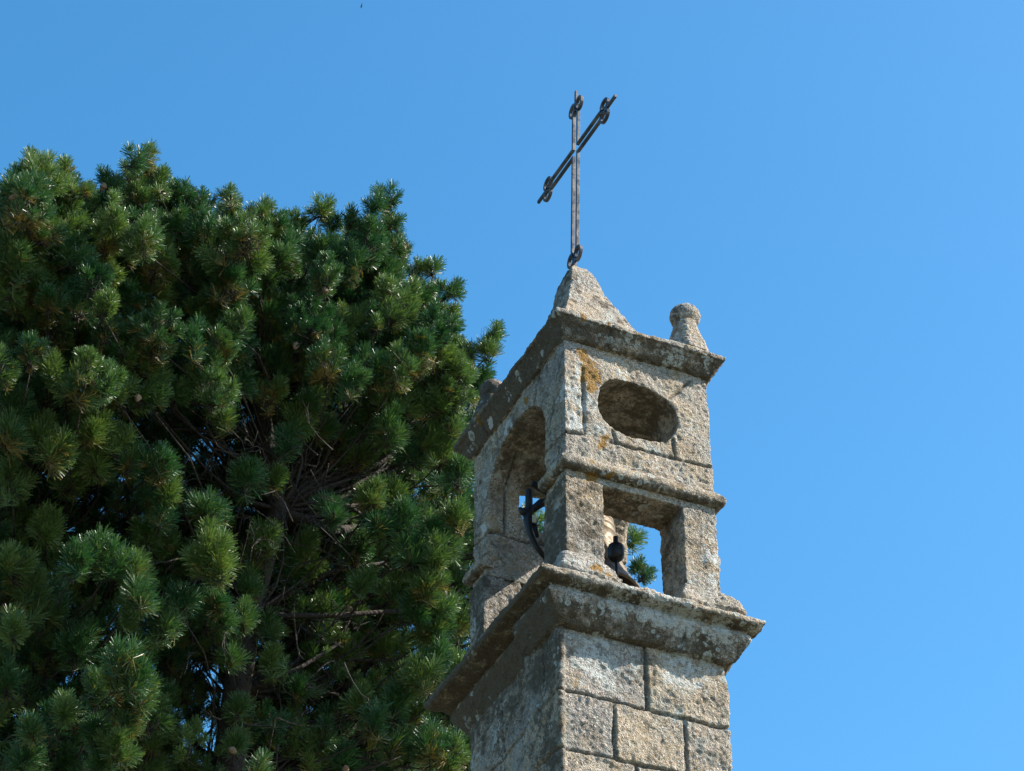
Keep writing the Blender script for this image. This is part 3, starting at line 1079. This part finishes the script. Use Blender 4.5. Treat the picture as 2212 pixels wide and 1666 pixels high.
# the big brushes of the lower crown: x, y, radius, how deep they stand behind the near side, needle length
BRUSHES = []
for bx_, by_, br_, dk_ in ((60, 110, 90, 0), (30, 220, 90, 0), (170, 200, 80, 0), (240, 290, 90, 0), (450, 40, 80, 0), (390, 190, 100, 0), (500, 260, 80, 0), (550, 330, 70, 0), (420, 330, 90, .3),
                           (300, 400, 90, .8), (690, 340, 85, 0), (720, 450, 72, 0), (700, 560, 70, .1), (640, 640, 70, .4), (900, 520, 80, 0), (930, 585, 60, 0), (900, 740, 118, -.2), (950, 800, 84, -.2),
                           (420, 720, 70, -.1), (340, 770, 90, 0), (470, 780, 92, 0), (570, 820, 92, 0), (600, 900, 80, 0), (560, 960, 70, .2), (780, 950, 80, .3), (700, 1050, 80, .3), (930, 930, 70, .2),
                           (960, 1000, 60, .3), (520, 1180, 84, -.3), (570, 1260, 84, -.3), (620, 1335, 74, -.3), (500, 1290, 60, -.1), (560, 1420, 70, 0), (520, 1560, 92, 0), (280, 1400, 60, 0), (420, 1300, 60, .4),
                           (150, 1480, 50, .2), (420, 1500, 80, .3), (60, 1050, 70, .4), (330, 1120, 90, 1.0), (180, 950, 90, 1.0), (200, 620, 90, 1.0), (60, 780, 90, 1.0), (60, 420, 90, .6), (450, 1620, 80, .1), (100, 1620, 80, .7),
                           (1060, 420, 80, 0), (1190, 400, 60, 0), (960, 130, 60, 0), (1330, 100, 72, 0), (1280, 170, 62, 0), (1240, 250, 62, 0), (1380, 190, 60, .2), (1680, 180, 100, -.1), (1600, 90, 80, 0),
                           (1760, 60, 90, 0), (1880, 60, 105, -.1), (1960, 150, 80, 0), (1850, 230, 80, 0), (1780, 300, 80, .1), (1900, 300, 90, 0), (1980, 400, 70, 0), (1430, 270, 92, .7), (1600, 480, 70, 0),
                           (1700, 470, 60, .1), (1430, 560, 70, 0), (1640, 590, 70, 0), (1750, 590, 80, 0), (1820, 610, 80, 0), (1880, 650, 80, 0), (1790, 720, 100, -.2), (1880, 740, 90, -.2), (1950, 690, 60, 0),
                           (1970, 560, 64, 0), (1150, 650, 70, .5), (1100, 760, 80, .9), (1850, 880, 92, 0), (1900, 960, 84, 0), (1800, 980, 80, .1), (1700, 870, 70, .3), (1560, 840, 52, .2), (1880, 1060, 84, 0),
                           (1880, 1180, 72, 0), (1820, 1250, 82, 0), (1740, 1330, 82, 0), (1700, 1400, 82, 0), (1620, 1460, 72, .1), (1560, 1380, 72, .4), (1480, 1150, 76, 1.0), (1330, 1150, 80, 1.1), (1420, 960, 76, 1.0),
                           (1250, 830, 74, 1.0), (1760, 1580, 82, 0), (1860, 1560, 84, 0), (1940, 1600, 84, 0), (1690, 1560, 62, .2), (1120, 1650, 50, 0), (1400, 1500, 64, .9), (1280, 1310, 70, 1.1), (1550, 700, 80, .9),
                           (1300, 700, 80, .9), (1050, 1000, 60, .5), (1000, 1180, 55, .7), (1085, 880, 62, .5), (1030, 1400, 54, .7), (1010, 1560, 54, .6), (1180, 1200, 64, .8), (1160, 1060, 60, .8), (1180, 1440, 60, .8), (1950, 1400, 80, .5), (1980, 1250, 70, .6), (1980, 1020, 60, .5), (1980, 830, 60, .4), (1300, 450, 70, .9), (1550, 320, 70, .7), (1100, 200, 70, .9), (1500, 1620, 70, .6)):
    BRUSHES.append((bx_ / 2, 834 + by_ / 2, br_ / 2 * 0.92, dk_))


def build_pine(name, label, edge, poly, trunk, holes, seed, dead, cones):
    root = empty(name, (trunk[0][0], trunk[0][1], 0))
    tag(root, label, "pine tree", "pine trees beside the bell tower")
    clumps = [(x, y, r, crown_depth(x, y) + rnd.uniform(0.0, 0.8), 1) for x, y, r in edge]
    clumps += [(x, y, rnd.triangular(30, 78, 48), d, 1) for x, y, d in fill(poly, 46, 0.0, True, holes, seed)]
    clumps += [(x, y, r, crown_depth(x, y) + dk + rnd.uniform(-0.15, 0.15), 2) for x, y, r, dk in BRUSHES if inside(poly, x, y)]
    clumps += [(x, y, rnd.uniform(40, 62), d, 0) for x, y, d in fill(poly, 46, 1.7, False, holes, seed + 1)]
    clumps += [(x, y, rnd.uniform(45, 70), d, 0) for x, y, d in fill(poly, 52, 3.4, False, holes, seed + 2)]
    tips, axes, lens, seeds, olds, nlens, twig = [], [], [], [], [], [], []
    limbs = []
    tr = [np.array(p) for p in trunk]
    for x, y, rp, dist, layer in clumps:
        c = ray_point(x, y, dist)
        rad = rp / F_PX * dist
        base_seed, base_old, base_len = rnd.random(), rnd.random() ** 3, (rnd.uniform(0.085, 0.14) if layer < 2 else rnd.uniform(0.13, 0.175))
        # the limb that carries the clump
        k_ = int(np.argmin([np.linalg.norm(t - (c - np.array([0, 0, 1.6]))) for t in tr]))
        limbs.append((tr[k_], c - np.array([0, 0, rad * 0.5]), rad))
        nt = int(min(46, max(6, round((21 if layer < 2 else 38) * (rad / 0.28) ** 2 * (0.11 / base_len) ** 1.3)))) if layer else int(min(22, max(4, round(16 * (rad / 0.33) ** 2))))
        foot = c - np.array([0, 0, rad * 0.6])
        for j in range(nt):
            v = rng.normal(size=3)
            v /= np.linalg.norm(v)
            v[2] = v[2] * 0.9 + 0.25
            rr = rad * (0.45 + 0.55 * rng.random() ** 0.6)
            p = c + v * rr * np.array([0.85, 0.85, 1.1])
            axv = unit(v * 0.8 + np.array([0.10, -0.05, 0.8]) + rng.normal(0, 0.22, 3))
            L = rng.uniform(0.07, 0.24)
            nlens.append(base_len * rng.uniform(0.85, 1.15))
            tips.append(p)
            axes.append(axv)
            lens.append(L)
            seeds.append(np.clip(base_seed * 0.75 + 0.25 * rng.random(), 0, 1))
            olds.append(np.clip(0.7 * base_old + 0.6 * rng.random() ** 3 + (0.25 if v[2] < -0.1 else 0), 0, 1))
            s = p - axv * L
            twig.append((foot, (foot + s) / 2 + rng.normal(0, 0.05, 3) - np.array([0, 0, 0.05]), s, p))
    tips, axes, lens, seeds, olds, nlens = map(np.array, (tips, axes, lens, seeds, olds, nlens))
    V_, ti, ag, N = needles(tips, axes, lens, seeds, olds, nlens, 165, 0.0082)
    print(name, 'tufts', len(tips))
    crown = link_mesh("crown", needle_mesh(V_, ti, ag, N), M_NEEDLE, root)
    # wood
    link_mesh("trunk", tubes_mesh([(trunk, [0.23 * (1 - 0.80 * i / (len(trunk) - 1)) for i in range(len(trunk))])], 16), M_BARK, root)
    tw = []
    for f_, m_, s_, p_ in twig:
        tw.append(([tuple(f_), tuple(m_), tuple(s_), tuple(p_)], [0.009, 0.007, 0.005, 0.003]))
    if dead:
        for _ in range(dead):                          # dead twigs in the hollows round the stem
            a = ray_point(rnd.uniform(360, 760), rnd.uniform(940, 1680), rnd.uniform(27.4, 29.2))
            v = unit(rng.normal(0, 1, 3))
            L = rng.uniform(0.25, 0.8)
            w = rng.normal(0, 0.12 * L, 3)
            q = [a + v * L * t + w * math.sin(3 * t) + np.array([0, 0, -0.12 * L * t * t]) for t in (0, .25, .5, .75, 1)]
            tw.append(([tuple(p) for p in q], [0.011, 0.009, 0.007, 0.005, 0.003]))
            for _k in range(rnd.randint(1, 3)):
                b0 = q[rnd.randint(1, 3)]
                b1 = b0 + unit(v + rng.normal(0, 0.6, 3)) * L * 0.4
                tw.append(([tuple(b0), tuple((b0 + b1) / 2 + rng.normal(0, 0.02, 3)), tuple(b1)], [0.006, 0.005, 0.003]))
    link_mesh("twigs", tubes_mesh(tw, 4), M_BARK, root)
    order = sorted(range(len(limbs)), key=lambda i: -limbs[i][2])
    minor = []
    for q, i in enumerate(order):
        a, b, rad = limbs[i]
        L = np.linalg.norm(b - a)
        pts_, m_ = [], 6
        sag = np.array([0, 0, -0.10 * L])
        w1, w2 = rng.normal(0, 0.06 * L, 3) + 0.30 * L * _F, rng.normal(0, 0.05 * L, 3)
        for s in range(m_ + 1):
            t = s / m_
            pts_.append(tuple(a + (b - a) * t + sag * math.sin(math.pi * t) + w1 * math.sin(math.pi * t) + w2 * math.sin(2 * math.pi * t)))
        r0 = 0.022 + 0.012 * L
        rr = [r0 * (1 - 0.72 * s / m_) for s in range(m_ + 1)]
        if q < 40:
            link_mesh("branch", tubes_mesh([(pts_, rr)], 8), M_BARK, root)
        else:
            minor.append((pts_, [x_ * 0.5 for x_ in rr]))
    if minor:
        mo = link_mesh("small_branches", tubes_mesh(minor, 6), M_BARK, root)
    # cones, sitting at the foot of shoots on the near side
    cone_prof = [(0.0, -0.055), (0.018, -0.050), (0.032, -0.03), (0.036, -0.008), (0.030, 0.02), (0.019, 0.042), (0.006, 0.055), (0.0, 0.056)]
    near = sorted(range(len(tips)), key=lambda i: np.linalg.norm(tips[i] - CAM))[: len(tips) // 2]
    for i in rnd.sample(near, cones):
        s = tips[i] - axes[i] * (lens[i] + 0.03) + (CAM - tips[i]) / np.linalg.norm(CAM - tips[i]) * 0.06
        me = lathe([(r_ * (1 + 0.22 * (k2 % 2)), z_) for k2, (r_, z_) in enumerate(cone_prof)], 10)
        co = link_mesh("pine_cone", me, M_CONE, None)
        q_ = Vector(unit(rng.normal(0, 0.6, 3) + np.array([0, 0, -0.8]))).to_track_quat('Z', 'Y')
        me.transform(Matrix.Translation(Vector(s)) @ q_.to_matrix().to_4x4())
        co.parent = root
        co.matrix_parent_inverse = Matrix.Translation(-Vector(root.location))
    return root


def trunk_line(pts_):
    """trunk from the ground through the given seen points"""
    up = [ray_point(x, y, d) for x, y, d in pts_]
    g = up[0].copy()
    g[2] = -0.2
    mid = up[0] * 0.55 + g * 0.45
    return [tuple(g), tuple(mid)] + [tuple(u) for u in up]


EDGE_L = [(80, 352, 34), (36, 405, 38), (128, 385, 38), (172, 405, 34), (4, 440, 40), (88, 430, 50), (150, 460, 45), (195, 470, 35), (-30, 470, 40)]
POLY_L = [(-160, 520), (0, 470), (80, 390), (170, 430), (205, 500), (215, 640), (200, 800), (290, 900), (385, 1000), (390, 1150), (370, 1250), (345, 1330), (430, 1340), (330, 1500), (310, 1720), (-160, 1720)]
EDGE_M = [(285, 345, 30), (318, 352, 28), (244, 388, 34), (285, 400, 45), (345, 400, 38), (382, 425, 40), (235, 440, 40), (430, 450, 40), (498, 432, 28), (500, 470, 38),
          (562, 455, 34), (600, 490, 36), (640, 485, 30), (690, 455, 28), (722, 482, 30), (760, 470, 25), (808, 440, 24), (838, 425, 26), (838, 470, 36), (790, 500, 36),
          (868, 525, 28), (860, 560, 28), (900, 590, 26), (934, 582, 28), (972, 622, 32), (950, 655, 34), (910, 640, 34), (972, 690, 30), (985, 745, 30),
          (1062, 722, 32), (1020, 752, 28), (1050, 762, 30), (1040, 815, 32), (1010, 850, 32), (1000, 800, 25)]
POLY_M = [(215, 500), (300, 410), (440, 492), (560, 512), (690, 535), (825, 510), (845, 625), (945, 690), (975, 790), (1010, 900), (1010, 1000),
          (1060, 1150), (1060, 1720), (310, 1720), (330, 1500), (430, 1340), (345, 1330), (370, 1250), (390, 1150), (385, 1000), (290, 900), (200, 800)]
EDGE_M += [(1362, 1160, 34), (1388, 1240, 30), (1330, 1250, 30), (1335, 1190, 30), (1150, 1120, 34), (1165, 1170, 30), (1250, 1190, 40), (1290, 1250, 40), (1200, 1240, 40),
           (1120, 1180, 40), (1100, 1240, 40)]

build_pine("pine_tree", "dark green pine cut by the photo's left edge, one pointed top", EDGE_L, POLY_L,
           trunk_line([(-30, 1700, 28.2), (10, 1500, 28.3), (20, 1200, 28.5), (70, 800, 28.6), (85, 500, 28.6)]),
           HOLES, 3, 0, 14)
build_pine("pine_tree", "broad bushy pine with many rounded tufts standing next to the bell tower", EDGE_M, POLY_M,
           trunk_line([(495, 1690, 28.0), (510, 1500, 28.1), (540, 1330, 28.3), (600, 1100, 28.5), (560, 850, 28.7), (480, 620, 28.8), (320, 420, 28.8)]),
           HOLES, 8, 190, 34)
